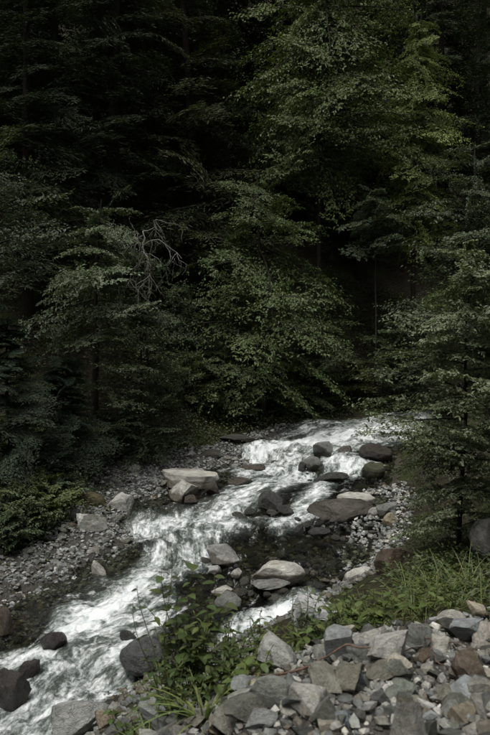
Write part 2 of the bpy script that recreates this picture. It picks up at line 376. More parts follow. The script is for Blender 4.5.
# ------------------------------------------------------------------ stones
ICO = {}
def ico(sub):
    if sub not in ICO:
        bm = bmesh.new(); bmesh.ops.create_icosphere(bm, subdivisions=sub, radius=1.0)
        ICO[sub] = (np.array([v.co[:] for v in bm.verts]), np.array([[v.index for v in f.verts] for f in bm.faces])); bm.free()
    return ICO[sub]
def rock_shape(seed, sub=4, planes=12, lo=.45, hi=.85, rough=.10, fine=.03, slab=False):
    rg = np.random.default_rng(seed); V, Fc = ico(sub); V = V.copy()
    if slab:
        for sg in (1, -1):
            V[:, 2] = np.clip(V[:, 2], -.34, .30)
        planes = 9; lo = .55
    for _ in range(planes):
        n = unit(rg.normal(size=3)*np.array([1, 1, .35 if slab else 1])); d = rg.uniform(lo, hi); V -= n*np.maximum(0, V@n-d)[:, None]
    nv = unit(V); s = rg.uniform(0, 100, 3)
    V = V + nv*((fbm(V*1.6+s, 3, seed)-.5)*rough*2)[:, None] + nv*((fbm(V*6+s, 3, seed+3)-.5)*fine*2)[:, None]
    mn, mx = V.min(0), V.max(0); V = (V-(mn+mx)/2)/(mx-mn)
    return V, Fc
def rock_mesh(name, seed, mat, **kw):
    V, Fc = rock_shape(seed, **kw); return new_mesh(name, V, Fc, mat, True, sharp=24)
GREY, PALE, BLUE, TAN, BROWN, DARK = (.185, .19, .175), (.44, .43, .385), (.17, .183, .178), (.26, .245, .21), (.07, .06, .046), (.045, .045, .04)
MOSSY = (.10, .115, .05)
def boulder(px, py, wpx, hpx, Y, label, col, seed, name='boulder', wet=False, depth=.8, sink=.25, angular=False, rot=None, cat='boulder', group=None, mat=None, slab=False):
    """px, py: middle of what shows; wpx, hpx: its size; Y: depth. sink: share of its height below the surface it sits on"""
    c = at(px, py, Y); s = mpp(Y); wd, ht = wpx*s, max(hpx-.35*depth*wpx*max(0, py-330)/F, .45*hpx)*s/(1-sink)
    kw = dict(planes=16, lo=.36, hi=.78, rough=.07, fine=.035) if angular else dict(planes=9, lo=.6, hi=.95, rough=.12, fine=.02)
    if slab: kw = dict(slab=True, rough=.03, fine=.02, hi=.85)
    me = rock_mesh(name, seed, mat or (M_wet if wet else M_rock), sub=5 if wpx > 24 else 4, **kw)
    rg = random.Random(seed)
    r = rot or (rg.uniform(-.12, .12), rg.uniform(-.12, .12), rg.uniform(-.35, .35))
    o = link(name, me, None, (c[0], c[1]+wd*depth*.3, c[2]-ht*sink*.5), r, (wd, wd*depth, ht))
    o.color = (*col, 1); return tag(o, label, cat, group)
def wY(px, py): return on_water(px, py)[1]
def gY(px, py): return hit(px, py)[1]
# (px, py, w, h, base py, label, colour, wet, angular, extra)
STREAM_ROCKS = [
    (277, 573, 55, 25, 585, 'large pale smooth boulder lying low in the middle of the stream', PALE, 0, 0, dict(depth=.75)),
    (273, 584, 44, 10, 590, 'low grey ledge of rock under the large pale mid-stream boulder', GREY, 1, 0, {}),
    (365, 579, 42, 22, 588, 'pale flat-topped boulder at the water edge below the leafy tree', PALE, 0, 0, {}),
    (343, 509, 70, 20, 517, 'broad brown wet slab boulder with water sliding past its foot', (.062, .054, .042), 1, 0, dict(depth=.6)),
    (357, 499, 42, 12, 503, 'pale dry hump of stone on top of the broad brown boulder', PALE, 0, 0, dict(depth=.5)),
    (374, 512, 13, 10, 517, 'small whitish stone at the end of the broad brown boulder', (.4, .4, .38), 0, 0, {}),
    (391, 520, 16, 15, 527, 'round tan cobble beside the small whitish stone', (.33, .28, .2), 0, 0, {}),
    (388, 509, 20, 14, 517, 'grey stone wedged behind the round tan cobble', GREY, 0, 1, {}),
    (323, 451, 22, 20, 461, 'grey angular rock splitting the topmost white chute', GREY, 0, 1, {}),
    (312, 463, 17, 15, 471, 'small grey rock with white water spilling by, below the splitting rock', GREY, 0, 1, {}),
    (303, 466, 10, 8, 471, 'little black wet rock beside the spilling water', DARK, 1, 1, {}),
    (346, 450, 17, 9, 455, 'low brown-grey rock just under the topmost white chute', (.1, .09, .075), 1, 0, {}),
    (377, 452, 36, 17, 461, 'large brown boulder at the mouth of the topmost chute, shadow put into its colour', (.045, .039, .03), 0, 0, {}),  # colour darkened to stand for the shadow the boulder lies in
    (374, 470, 24, 16, 478, 'dark mossy boulder between white water and leafy tree', (.06, .065, .035), 0, 0, {}),
    (332, 478, 36, 9, 483, 'flat dark wet rock with water pouring over, above the broad brown boulder', DARK, 1, 0, {}),
    (190, 479, 58, 13, 487, 'long pale flat slab at the far end of the gravel bar', PALE, 0, 1, dict(depth=.7, rot=(0, .05, .15), slab=True)),
    (184, 490, 32, 18, 500, 'pale tilted block leaning on the long flat slab', PALE, 0, 1, dict(rot=(.1, -.12, .3))),
    (212, 487, 16, 14, 495, 'brown rock coloured as the shaded stream-end face of the long flat slab', BROWN, 0, 1, {}),  # added piece, its dark colour stands for the slab's shaded right face
    (190, 499, 18, 8, 503, 'small brown wet rock at the foot of the pale tilted block', BROWN, 1, 1, {}),
    (90, 524, 32, 24, 535, 'squared pale boulder at the edge of the gravel bar', (.42, .42, .385), 0, 1, dict(rot=(0, .05, .1), sink=.15)),
    (74, 517, 13, 13, 523, 'small upright grey stone behind the squared pale boulder', GREY, 0, 1, {}),
    (70, 528, 15, 11, 533, 'small brown-grey stone left of the squared pale boulder', (.16, .13, .1), 0, 0, {}),
    (89, 500, 32, 15, 508, 'long brown mossy rock at the edge of the undergrowth', (.1, .088, .05), 0, 0, {}),
    (116, 503, 34, 20, 513, 'cracked pale rock in the middle of the gravel bar', (.38, .38, .35), 0, 1, {}),
    (133, 469, 14, 12, 475, 'small pale block at the top of the gravel bar', PALE, 0, 1, {}),
    (151, 473, 13, 8, 477, 'small grey flat rock beside the small pale block', GREY, 0, 1, {}),
    (66, 492, 14, 9, 497, 'rounded mossy green stone among the undergrowth', (.13, .16, .055), 0, 0, {}),
    (240, 482, 26, 9, 486, 'brown wet rock at the far left rim of the rapids', BROWN, 1, 0, {}),
    (252, 468, 28, 7, 471, 'low dark brown rock between two white chutes', BROWN, 1, 0, {}),
    (272, 499, 28, 18, 508, 'dark craggy rock in the middle of the rapids', DARK, 1, 1, {}),
    (286, 510, 16, 9, 514, 'dark wet stone just below the craggy rock', DARK, 1, 1, {}),
    (299, 529, 11, 13, 535, 'small dark pointed rock below the broad brown boulder', DARK, 1, 1, {}),
    (320, 532, 24, 7, 535, 'flat dark rock barely above the shallow water', DARK, 1, 0, {}),
    (223, 557, 34, 22, 567, 'pale rock leaning over beside the leafy weeds', (.3, .3, .28), 0, 1, dict(rot=(0, .35, .2))),
    (214, 570, 16, 9, 574, 'small white stone at the foot of the leaning pale rock', (.4, .4, .38), 0, 0, {}),
    (236, 573, 12, 10, 578, 'small pale stone right of the leaning pale rock', PALE, 0, 0, {}),
    (225, 604, 34, 30, 620, 'steep-faced grey boulder behind the weeds by the bright spill', GREY, 0, 1, {}),
    (222, 593, 24, 9, 598, 'pale flat stone on top of the steep-faced boulder', PALE, 0, 1, dict(sink=.2)),
    (52, 642, 26, 21, 652, 'round black wet boulder with foam breaking around it', (.035, .03, .028), 1, 0, dict(depth=1)),
    (25, 673, 26, 24, 684, 'dark wet boulder with a flat top in the foam', (.045, .038, .033), 1, 1, {}),
    (8, 692, 38, 44, 712, 'big dark wet boulder at the lower left of the foaming pool', (.04, .036, .032), 1, 0, {}),
    (3, 618, 16, 26, 631, 'dark rounded boulder at the left rim of the still pool', (.09, .075, .055), 1, 0, {}),
    (141, 655, 48, 34, 676, 'large dark wet boulder behind the strap-leaved clump', (.06, .062, .06), 1, 0, dict(depth=1)),
    (128, 636, 18, 11, 641, 'small dark stone capping the large dark wet boulder', DARK, 1, 0, {}),
    (98, 568, 15, 14, 576, 'pale angular rock at the lower tip of the gravel bar', PALE, 0, 1, {}),
    (101, 591, 16, 8, 595, 'small dark rock in the still pool', DARK, 1, 0, {}),
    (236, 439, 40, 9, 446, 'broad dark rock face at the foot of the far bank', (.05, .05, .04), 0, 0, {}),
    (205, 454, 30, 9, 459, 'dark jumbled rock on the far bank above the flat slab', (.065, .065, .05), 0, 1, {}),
]
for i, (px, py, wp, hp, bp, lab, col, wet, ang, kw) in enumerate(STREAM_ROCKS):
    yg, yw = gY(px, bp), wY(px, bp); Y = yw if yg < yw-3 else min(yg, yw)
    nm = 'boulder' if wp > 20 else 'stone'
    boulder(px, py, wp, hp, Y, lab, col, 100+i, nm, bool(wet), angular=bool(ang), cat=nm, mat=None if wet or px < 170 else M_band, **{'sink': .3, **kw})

RUBBLE_ROCKS = [
    (319, 617, 60, 22, 642, 'pale flat slab tilted toward the stream, atop the rubble', PALE, dict(rot=(.25, .28, .2), depth=.9, slab=True)),
    (279, 652, 52, 36, 676, 'pale grey block with a smooth face below the tilted slab', (.27, .275, .25), dict(rot=(.1, .15, -.3))),
    (336, 643, 40, 28, 662, 'blue-grey split rock right of the smooth-faced block', (.21, .22, .212), dict(rot=(.2, -.1, .5), slab=True)),
    (392, 648, 62, 36, 676, 'big pale grey rock in the middle of the rubble, shadow on its right', (.31, .31, .28), dict(rot=(.05, .08, .2))),
    (372, 637, 36, 22, 650, 'pale lump of rock leaning behind the big pale rock', (.33, .325, .29), {}),
    (356, 680, 26, 24, 694, 'small blue slate wedge beside the root', (.17, .19, .195), dict(rot=(.3, -.2, .8))),
    (312, 705, 54, 34, 724, 'pale wedge-shaped rock resting against the root', (.32, .315, .28), dict(rot=(.15, .3, .2))),
    (262, 722, 44, 34, 738, 'grey angular rock at the lower middle of the rubble', (.22, .23, .215), {}),
    (165, 722, 74, 28, 738, 'wide flat grey slab at the lower edge below the strap-leaved clump', (.20, .21, .20), dict(rot=(.08, .05, -.1), slab=True)),
    (75, 718, 66, 44, 744, 'tall grey rock rising at the lower left over the foam', (.22, .225, .21), dict(rot=(0, .1, .3))),
    (104, 720, 26, 24, 734, 'small tan rock set against the tall grey rock', (.22, .185, .135), {}),
    (118, 730, 34, 18, 738, 'dark cleft rock between the tall grey rock and the wide flat slab', (.09, .09, .085), {}),
    (250, 690, 46, 20, 700, 'low grey rock behind the root', (.2, .21, .2), {}),
    (455, 622, 34, 22, 636, 'pale angular rock near the grass on the right bank', (.35, .34, .3), {}),
    (477, 608, 24, 16, 618, 'pale tan rock under the grass at the right edge', (.35, .31, .24), {}),
    (470, 632, 40, 26, 646, 'blue-grey rock below the pale angular rock', (.21, .225, .225), {}),
    (474, 672, 50, 40, 696, 'brown rusty block at the right of the rubble', (.11, .088, .065), dict(rot=(.1, .2, .4))),
    (474, 699, 50, 22, 716, 'thin blue slate slab leaning at the right edge', (.25, .27, .268), dict(rot=(.2, .4, -.3), depth=1.0, slab=True)),
    (478, 724, 60, 22, 738, 'flat brown-grey slab at the lower right corner', (.19, .165, .12), dict(rot=(.1, .2, -.2), slab=True)),
    (432, 622, 18, 12, 629, 'small pale stone beside the pale angular rock', PALE, {}),
    (428, 660, 30, 22, 672, 'dark brown rock in the hollow right of the big pale rock', (.1, .08, .055), {}),
    (225, 722, 40, 24, 734, 'tan-grey rock between the wide flat slab and the angular rock', (.23, .2, .15), {}),
    (345, 722, 36, 26, 736, 'blue-grey shard at the lower edge of the rubble', (.19, .21, .22), {}),
    (440, 645, 34, 18, 656, 'pale cracked rock at the upper right of the rubble', (.3, .29, .25), {}),
]
rub_xy = []
for i, (px, py, wp, hp, bp, lab, col, kw) in enumerate(RUBBLE_ROCKS):
    Y = max(gY(px, min(bp, 745))-.12, 4.1); col = tuple(min(c*1.4, .5) for c in col)
    wp, hp = wp*.88, hp*.88
    boulder(px, py, wp, hp, Y, lab, col, 300+i, 'rock', angular=True, cat='rock', **{'sink': .3, **kw})
boulder(402, 572, 44, 54, 11.2, 'reddish brown crumbling earth-covered rock under the leafy tree', (.105, .08, .06), 401, 'rock', depth=1.1, sink=.35, angular=True, cat='rock')
boulder(489, 536, 34, 36, 10.5, 'grey upright boulder cut by the right edge beside the trunk', (.17, .17, .155), 402, 'boulder', depth=1.0, sink=.35, cat='boulder')

PROTO = [rock_mesh('stone', 500+i, M_rock, sub=3, planes=15, lo=.28, hi=.7, rough=.035, fine=.02) for i in range(16)]
PROTO_W = [rock_mesh('stone', 540+i, M_wet, sub=3, planes=8, lo=.55, hi=.95, rough=.12, fine=.03) for i in range(8)]
PROTO_R = [rock_mesh('stone', 560+i, M_rock, sub=3, planes=9, lo=.55, hi=.9, rough=.1, fine=.03) for i in range(8)]
RG = random.Random(7)
def jcol(c, v=.32):
    k = RG.uniform(1-v, 1+v); return (c[0]*k*RG.uniform(.96, 1.06), c[1]*k, c[2]*k*RG.uniform(.88, .98), 1)
def put_stone(parent, protos, x, y, z, s, cols, flat=.7, emb=.15, tilt=.35):
    o = link('stone', RG.choice(protos), parent, (x, y, z+s*flat*(.5-emb)), (RG.uniform(-tilt, tilt), RG.uniform(-tilt, tilt), RG.uniform(0, 6.28)),
             (s*RG.uniform(.85, 1.3), s*RG.uniform(.7, 1.05), s*flat*RG.uniform(.7, 1.25)))
    o.color = jcol(RG.choice(cols)); return o
RC = [GREY, (.22, .225, .21), (.28, .285, .26), PALE, PALE, BLUE, BLUE, (.2, .195, .165), (.145, .13, .105), TAN, (.11, .115, .108), (.22, .23, .21), (.3, .3, .275)]
n = 0
while n < 290:
    x, y = RG.uniform(-1.9, 3.9), RG.uniform(3.7, 8.6)
    m = float(rubble_mask(np.array([x]), np.array([y]))[0])
    if m < -.25: continue
    qx, qy = to_px(np.array([x, y, 3.0]))
    if not (-20 < qx < 510 and qy < 800): continue
    put_stone(rubble, PROTO, x, y, float(surf_z(x, y)[0])+RG.uniform(-.03, .05), RG.choice([.07, .08, .1, .11, .13, .15, .17, .2, .24, .28]), RC, RG.uniform(.4, .8), tilt=.7); n += 1
n = 0
while n < 190:
    x, y = RG.uniform(-8, 1), RG.uniform(11.5, 24)
    m = float(bar_mask(np.array([x]), np.array([y]))[0])
    if m < .0: continue
    put_stone(bar, PROTO_R, x, y, gz(x, y)+.03, RG.choice([.1, .12, .15, .18, .22]), [GREY, (.33, .33, .31), (.25, .26, .25), BLUE, (.28, .29, .28), (.17, .17, .15)], emb=.2); n += 1
bed = tag(link('streambed', None), kind='structure')
bedX = []
n = 0
XB, YB = np.meshgrid(np.arange(-7, 9, .12), np.arange(8, 29, .12)); qb = np.stack([XB.ravel(), YB.ravel()], 1)
bm_ = (np.where(inside(qb, POLY), 1, -1)*np.minimum(poly_dist(qb, LEs), poly_dist(qb, REs))).reshape(XB.shape)
zb = ground(XB, YB)+.015; kp = (bm_ > -.25).ravel(); Fb = grid_faces(XB.shape[1], XB.shape[0]); Fb = Fb[kp[Fb].all(1)]
bpy.data.objects.remove(bed)
us = np.unique(Fb); mpb = np.full(XB.size, -1); mpb[us] = np.arange(len(us))
bed = tag(link('streambed', new_mesh('streambed', np.stack([XB, YB, zb], -1).reshape(-1, 3)[us], mpb[Fb], M_bed)), kind='structure')
while n < 290:
    k = RG.randrange(0, 400); uu = RG.betavariate(1.3, 1.0); v = int(RG.uniform(.12, .78)*NV)
    x, y = LE[v]*(1-uu)+RE[v]*uu
    if inside(np.array([[x, y]]), POLY)[0] == False: continue
    qx, qy = to_px(np.array([x, y, plane_z(y)])); shallow = (235 < qx < 400 and 505 < qy < 600)
    fo = max(s*math.exp(-(poly_dist(np.array([[qx, qy]]), np.array(p, float))[0]/h)**2) for p, h, s in STROKES)
    if fo > .55 or (not shallow and RG.random() < .55): continue
    s = RG.choice([.12, .15, .18, .22, .27, .34]); zt = plane_z(y)-s*RG.uniform(.35, .95)+(.05 if shallow else -.06)
    put_stone(bed, PROTO_W, x, y, max(zt, gz(x, y)-.05), s, [DARK, DARK, (.06, .056, .043), (.06, .062, .05), (.085, .085, .075)], .55); n += 1

def stone_mass(name, parent, pts, sizes, cols, mat, seed, sub=1):
    rg = np.random.default_rng(seed); V0, F0 = ico(sub); N = len(pts)
    S = sizes[:, None, None]*rg.uniform(.6, 1.15, (N, 1, 3))*np.array([1, .85, .62])*.5
    J = V0[None]*(1+rg.uniform(-.45, .4, (N, len(V0), 1)))*S
    a = rg.uniform(0, 6.28, N); b = rg.uniform(-.9, .9, N)
    ca, sa, cb, sb = np.cos(a)[:, None], np.sin(a)[:, None], np.cos(b)[:, None], np.sin(b)[:, None]
    x, y, z = J[..., 0], J[..., 1], J[..., 2]; y, z = y*cb-z*sb, y*sb+z*cb; x, y = x*ca-y*sa, x*sa+y*ca
    Vv = np.stack([x, y, z], -1)+pts[:, None, :]
    Fc = (F0[None]+(np.arange(N)*len(V0))[:, None, None]).reshape(-1, 3)
    c = np.array(cols)[rg.integers(0, len(cols), N)]*rg.uniform(.65, 1.3, (N, 1))
    o = link(name, new_mesh(name, Vv.reshape(-1, 3), Fc, mat, False, tint=np.repeat(c, len(V0), 0)), parent)
    return tag(o, kind='stuff')
rg = np.random.default_rng(3)
x = rg.uniform(-2.2, 4.6, 19000); y = rg.uniform(3.5, 8.9, 19000); m = rubble_mask(x, y)
ok = (m > -.4) & (np.abs(x) < y*.36+.3); x, y = x[ok], y[ok]
sz = np.where(rg.random(len(x)) < .36, rg.uniform(.055, .12, len(x)), rg.uniform(.015, .055, len(x)))
stone_mass('rubble_chips', rubble, np.stack([x, y, surf_z(x, y)+sz*rg.uniform(.0, .55, len(x))], 1), sz, RC, M_grav, 5)
x = rg.uniform(-9, 3, 40000); y = rg.uniform(10, 25.5, 40000); ok = bar_mask(x, y) > -.1; x, y = x[ok], y[ok]
sz = rg.uniform(.035, .14, len(x)); stone_mass('bar_gravel', bar, np.stack([x, y, ground(x, y)+.05+sz*rg.uniform(0, .4, len(x))], 1), sz, [GREY, (.33, .335, .32), (.25, .258, .245), BLUE, (.2, .21, .2), (.11, .108, .09)], M_grav, 6)
vv = rg.integers(60, 470, 5500); uu = rg.uniform(0.02, 1.0, 5500)[:, None]; q = LE[vv]*(1-uu)+RE[vv]*uu
sz = rg.uniform(.06, .2, 5500); stone_mass('bed_pebbles', bed, np.stack([q[:, 0], q[:, 1], ground(q[:, 0], q[:, 1])+.04], 1), sz, [DARK, (.09, .08, .055), (.07, .07, .06), (.13, .12, .1), (.12, .09, .05)], M_gravwet, 8)
# pebbly right shore below the leafy tree
x = rg.uniform(2.0, 4.2, 1500); y = rg.uniform(13.5, 19, 1500); q = np.stack([x, y], 1); dr = poly_dist(q, REs); ok = (dr < .7); x, y = x[ok], y[ok]
sz = rg.uniform(.05, .17, len(x)); stone_mass('shore_pebbles', bar, np.stack([x, y, np.maximum(ground(x, y), plane_z(y)-.02)+.03], 1), sz, [GREY, PALE, (.25, .26, .25), BLUE], M_grav, 9)

x = rg.uniform(-4, 2.6, 5200); y = rg.uniform(5.0, 14.2, 5200); q = np.stack([x, y], 1); dr = poly_dist(q, REs); ok = (~inside(q, POLY)) & (rubble_mask(x, y) < .1) & (np.abs(x) < y*.37) & ((dr < 1.3) | (x < .2)); x, y = x[ok], y[ok]
sz = rg.uniform(.05, .2, len(x)); stone_mass('bank_stones', rubble, np.stack([x, y, ground(x, y)+sz*.15], 1), sz, [GREY, (.12, .12, .1), (.22, .225, .2), BLUE, (.1, .085, .065)], M_grav, 12)

# ------------------------------------------------------------------ trees and shrubs
def tube(P, R, sides=6):
    P = np.asarray(P, float); R = np.asarray(R, float); T = unit(np.gradient(P, axis=0))
    up = np.where(np.abs(T[:, 2:3]) > .9, np.array([[1., 0, 0]]), np.array([[0., 0, 1.]])); A = unit(np.cross(T, up)); B = np.cross(T, A)
    th = np.linspace(0, 2*np.pi, sides, endpoint=False)
    V = P[:, None]+R[:, None, None]*(np.cos(th)[None, :, None]*A[:, None]+np.sin(th)[None, :, None]*B[:, None])
    i = np.arange(len(P)*sides).reshape(len(P), sides); j = np.roll(i, -1, 1)
    return V.reshape(-1, 3), np.stack([i[:-1], j[:-1], j[1:], i[1:]], -1).reshape(-1, 4)
def join(parts):
    V, Fc, k = [], [], 0
    for v, f in parts: V.append(v); Fc.append(f+k); k += len(v)
    return np.concatenate(V), np.concatenate(Fc)
class Leaves:
    def __init__(s): s.P, s.D, s.N, s.L, s.W = [], [], [], [], []
    def add(s, P, D, N, L, W):
        for a, b in zip((s.P, s.D, s.N, s.L, s.W), (P, D, N, L, W)): a.append(b)
    def get(s): return [np.concatenate(a) for a in (s.P, s.D, s.N, s.L, s.W)]
def leaf_verts(P, D, N, L, W, fold=.25, droop=.12):
    D = unit(D); S = unit(np.cross(N, D)); U = np.cross(D, S); L = L[:, None]; W = W[:, None]
    m = P+D*L*.45; a = m+S*W*.5+U*W*fold*.5; b = m-S*W*.5+U*W*fold*.5; t = P+D*L-U*L*droop
    V = np.stack([P, a, t, b], 1).reshape(-1, 3); i = np.arange(len(P))[:, None]*4
    return V, np.concatenate([i+np.array([[0, 1, 2]]), i+np.array([[0, 2, 3]])])
def spray(kind, seed, leaf=.07, dens=1.0):
    """one branch a unit metre-scale long: flat fan of twigs with leaves or needles; x runs outward, z up"""
    rg = np.random.default_rng(seed); lv = Leaves(); wood = []
    Lb = 2.0
    t = np.linspace(0, 1, 9); bend = rg.uniform(-.25, .25); dr = rg.uniform(.35, .75) if kind == 'fir' else rg.uniform(.3, .7)
    ax = np.stack([t*Lb, bend*t**2*Lb*.5, .18*t*Lb-dr*t**2*Lb*.55], 1); wood.append((ax, np.linspace(.022, .005, 9)))
    nt = int((22 if kind == 'fir' else 17)*dens)
    for k in range(nt):
        tt = rg.uniform(.12, 1.0) if kind != 'fir' else .1+.9*(k+.5)/nt
        p0 = np.array([np.interp(tt, t, ax[:, i]) for i in range(3)]); side = 1 if k % 2 else -1
        ang = side*math.radians(rg.uniform(35, 68)); ln = Lb*rg.uniform(.22, .48)*(1.12-tt*.75)
        if k == nt-1: ang, ln = 0, .3
        dirv = np.array([math.cos(ang), math.sin(ang), rg.uniform(-.1, .14)])
        s = np.linspace(0, 1, 5); tw = p0+dirv*ln*s[:, None]; tw[:, 2] -= rg.uniform(.12, .5)*ln*s**2
        wood.append((tw, np.linspace(.006, .0025, 5)))
        if kind == 'fir':
            ns = max(3, int(ln/.075))
            for j in range(ns):
                st = (j+rg.random())/ns; q = np.array([np.interp(st, s, tw[:, i]) for i in range(3)]); sd = 1 if j % 2 else -1
                a2 = ang+sd*math.radians(rg.uniform(35, 60)); l2 = ln*rg.uniform(.2, .42)*(1.1-st*.7)
                d2 = np.array([math.cos(a2), math.sin(a2), rg.uniform(-.5, .05)]); m = max(2, int(l2/.035))
                e = (np.arange(m)+.5)/m; P = q+d2*l2*e[:, None]; a3 = a2+np.where(np.arange(m) % 2, 1, -1)*rg.uniform(.3, .8, m)
                D = np.stack([np.cos(a3), np.sin(a3), rg.uniform(-.3, .15, m)], 1); N = np.array([.55, 0, .85])+rg.normal(0, .3, (m, 3))
                lv.add(P, D, N, leaf*1.2*rg.uniform(.7, 1.3, m), leaf*.25*rg.uniform(.8, 1.3, m))
        else:
            ns = max(2, int(ln/.11))
            for j in range(ns):
                st = (j+rg.random())/ns; q = np.array([np.interp(st, s, tw[:, i]) for i in range(3)]); sd = 1 if j % 2 else -1
                a2 = ang+sd*math.radians(rg.uniform(25, 75)); l2 = rg.uniform(.12, .34)
                d2 = np.array([math.cos(a2), math.sin(a2), rg.uniform(-.25, .2)]); m = max(3, int(l2/.045))
                e = (np.arange(m)+.6)/m; P = q+d2*l2*e[:, None]+rg.normal(0, .012, (m, 3)); a3 = a2+np.where(np.arange(m) % 2, 1, -1)*rg.uniform(.2, 1.1, m)
                D = np.stack([np.cos(a3), np.sin(a3), rg.uniform(-.8, .1, m)], 1); N = np.array([.55, 0, .85])+rg.normal(0, .42, (m, 3))
                lv.add(P, D, N, leaf*rg.uniform(.6, 1.35, m), leaf*.58*rg.uniform(.75, 1.25, m))
    return lv.get(), wood, Lb
SPR = {}
def sprays(kind, leaf, dens=1.0):
    k = (kind, round(leaf, 3), dens)
    if k not in SPR: SPR[k] = [spray(kind, 900+i*7+int(leaf*1000), leaf, dens) for i in range(6)]
    return SPR[k]
def grow(name, label, cat, base, H, branches, kind, col, leaf=.07, dens=1.0, lean=(0, 0), r0=None, seed=0, group=None, bark=None, var=.3, yellow=.0, sink=.3, thin=0.0, lscale=1.0):
    """branches: (height, azimuth, length, pitch) from the trunk; everything in metres from the base"""
    rg = np.random.default_rng(seed); root = link(name, None, None, base); root.empty_display_size = .2
    r0 = r0 or H*.014+.03
    h = np.linspace(-sink, H, 14); f = np.clip(h/H, 0, 1)
    wob = np.stack([(fbm(np.stack([f*3+seed, f*0], 1), 2, seed)-.5)*.05*H, (fbm(np.stack([f*3, f*0+seed+9], 1), 2, seed+1)-.5)*.05*H], 1)*f[:, None]
    TP = np.stack([lean[0]*f**1.3*H+wob[:, 0], lean[1]*f**1.3*H+wob[:, 1], h], 1)
    v, fc = tube(TP, r0*(1-.93*f)+.004, 8); link('trunk', new_mesh('trunk', v, fc, bark or M_bark), root)
    sp = sprays(kind, leaf, dens); PV, PD, PN, PL, PW, wood = [], [], [], [], [], []
    for bi, (bh, az, ln, pt) in enumerate(branches):
        (P, D, N, L, W), wd, Lb = sp[rg.integers(0, len(sp))]
        sc = ln/Lb; R = rotm(az, pt+rg.normal(0, .16), rg.normal(0, .38)); o = np.array([np.interp(bh, h, TP[:, i]) for i in range(3)])
        flip = np.array([1, rg.choice([-1, 1]), 1])
        keep = rg.random(len(P)) > thin
        PV.append((P[keep]*flip*sc)@R.T+o); PD.append((D[keep]*flip)@R.T); PN.append(N[keep]@R.T)
        ls = min(1.25, max(.75, sc))*lscale; PL.append(L[keep]*ls); PW.append(W[keep]*ls)
        for wi, (ax, rr) in enumerate(wd):
            if wi == 0 or wi % 4 == 0: wood.append(tube(((ax*flip*sc)@R.T+o)[::2], (rr*max(sc, .5))[::2], 3))
    v, fc = join(wood); tag(link('limbs', new_mesh('limbs', v, fc, bark or M_bark), root), kind='stuff')
    nl = [len(p) for p in PV]; bt = np.repeat(rg.uniform(.72, 1.25, len(nl)), nl)
    P, D, N, L, W = (np.concatenate(a) for a in (PV, PD, PN, PL, PW))
    v, fc = leaf_verts(P, D, N, L, W, .3 if kind != 'fir' else .15)
    c = np.array(col)[None]*(bt*rg.uniform(1-var, 1+var, len(P)))[:, None]
    if yellow: c = c*(1+np.where(rg.random(len(P)) < yellow, 1, 0)[:, None]*np.array([[.9, .45, .1]]))
    tag(link('crown', new_mesh('crown', v, fc, M_needle if kind == 'fir' else M_leaf, False, tint=np.repeat(c, 4, 0)), root), kind='stuff')
    return tag(root, label, cat, group)
def fir_branches(H, R, n, seed, z0=.08, az=None):
    rg = np.random.default_rng(seed); out = []
    for k in range(n):
        f = z0+(1-z0)*((k+rg.random())/n)**.9
        a = k*2.4+rg.uniform(-.5, .5) if az is None else az+rg.normal(0, 1.1)
        out.append((f*H*.985, a, max(.5, R*(1-f)**.75*rg.uniform(.7, 1.15)+.25), .4*f-.22+rg.uniform(-.2, .2)))
    return out
def broad_branches(H, R, n, seed, z0=.3, az=None, up=.35, spread=1.2):
    rg = np.random.default_rng(seed); out = []
    for k in range(n):
        f = z0+(1-z0)*((k+rg.random())/n)
        a = k*2.4+rg.uniform(-.6, .6) if az is None else az+rg.normal(0, spread)
        out.append((f*H*.98, a, R*math.sin(math.pi*min(.97, .16+.84*(f-z0)/(1-z0)*.95))**.6*rg.uniform(.6, 1.2), up*rg.uniform(.2, 1.3)+rg.uniform(-.25, .2)))
    return out
def base_at(px, Y):
    x = (px-245)/F*Y*1.0; return (x, Y, gz(x, Y)-.02)
def top_h(base, py):
    return at(0, py, base[1])[2]-base[2]
FRONT = -math.pi/2     # toward the viewer
FIRG, FIRB, BEECH, LIME, PALEG, GREYG = (.026, .037, .015), (.024, .037, .02), (.105, .142, .05), (.16, .2, .058), (.112, .138, .084), (.095, .125, .072)

def tree(px, Y, top_py, R, n, kind, label, col, seed, name=None, cat='tree', z0=.08, az=None, **kw):
    b = base_at(px, Y); H = max(1.5, top_h(b, top_py))
    br = fir_branches(H, R, n, seed, z0, az) if kind == 'fir' else broad_branches(H, R, n, seed, z0, az, kw.pop('up', .3), kw.pop('spread', 1.2))
    return grow(name or ('fir_tree' if kind == 'fir' else 'leafy_tree'), label, cat, b, H, br+kw.pop('more', []), kind, col, seed=seed, **kw)

# front rank along the left and far banks
tree(28, 23.5, -130, 3.6, 120, 'fir', 'dark fir filling the upper left corner of the forest', FIRG, 11, leaf=.13, thin=.22)
tree(118, 26.5, -190, 3.7, 130, 'fir', 'tall dark fir behind the pale-leaved crooked tree', FIRG, 12, leaf=.13, thin=.22)
tree(190, 28.5, -160, 3.9, 130, 'fir', 'tall fir with yellowish lit branch tips, left of the layered trees', (.045, .055, .022), 13, leaf=.13, yellow=.06, thin=.22)
tree(262, 25.8, 175, 3.3, 54, 'broad', 'layered dark-green tree hanging over the far bend of the stream', (.086, .118, .044), 14, leaf=.095, z0=.12, up=-.3, dens=1.7)
tree(320, 29.0, -80, 4.6, 84, 'broad', 'tall spreading tree with drooping fans at the upper middle', BEECH, 15, leaf=.10, z0=.46, up=-.55, dens=1.7, r0=.11)
tree(414, 28.5, 8, 2.0, 96, 'broad', 'bright yellow-green feathery tree at the upper right', LIME, 16, leaf=.085, z0=.42, up=-.45, dens=1.4, r0=.12)
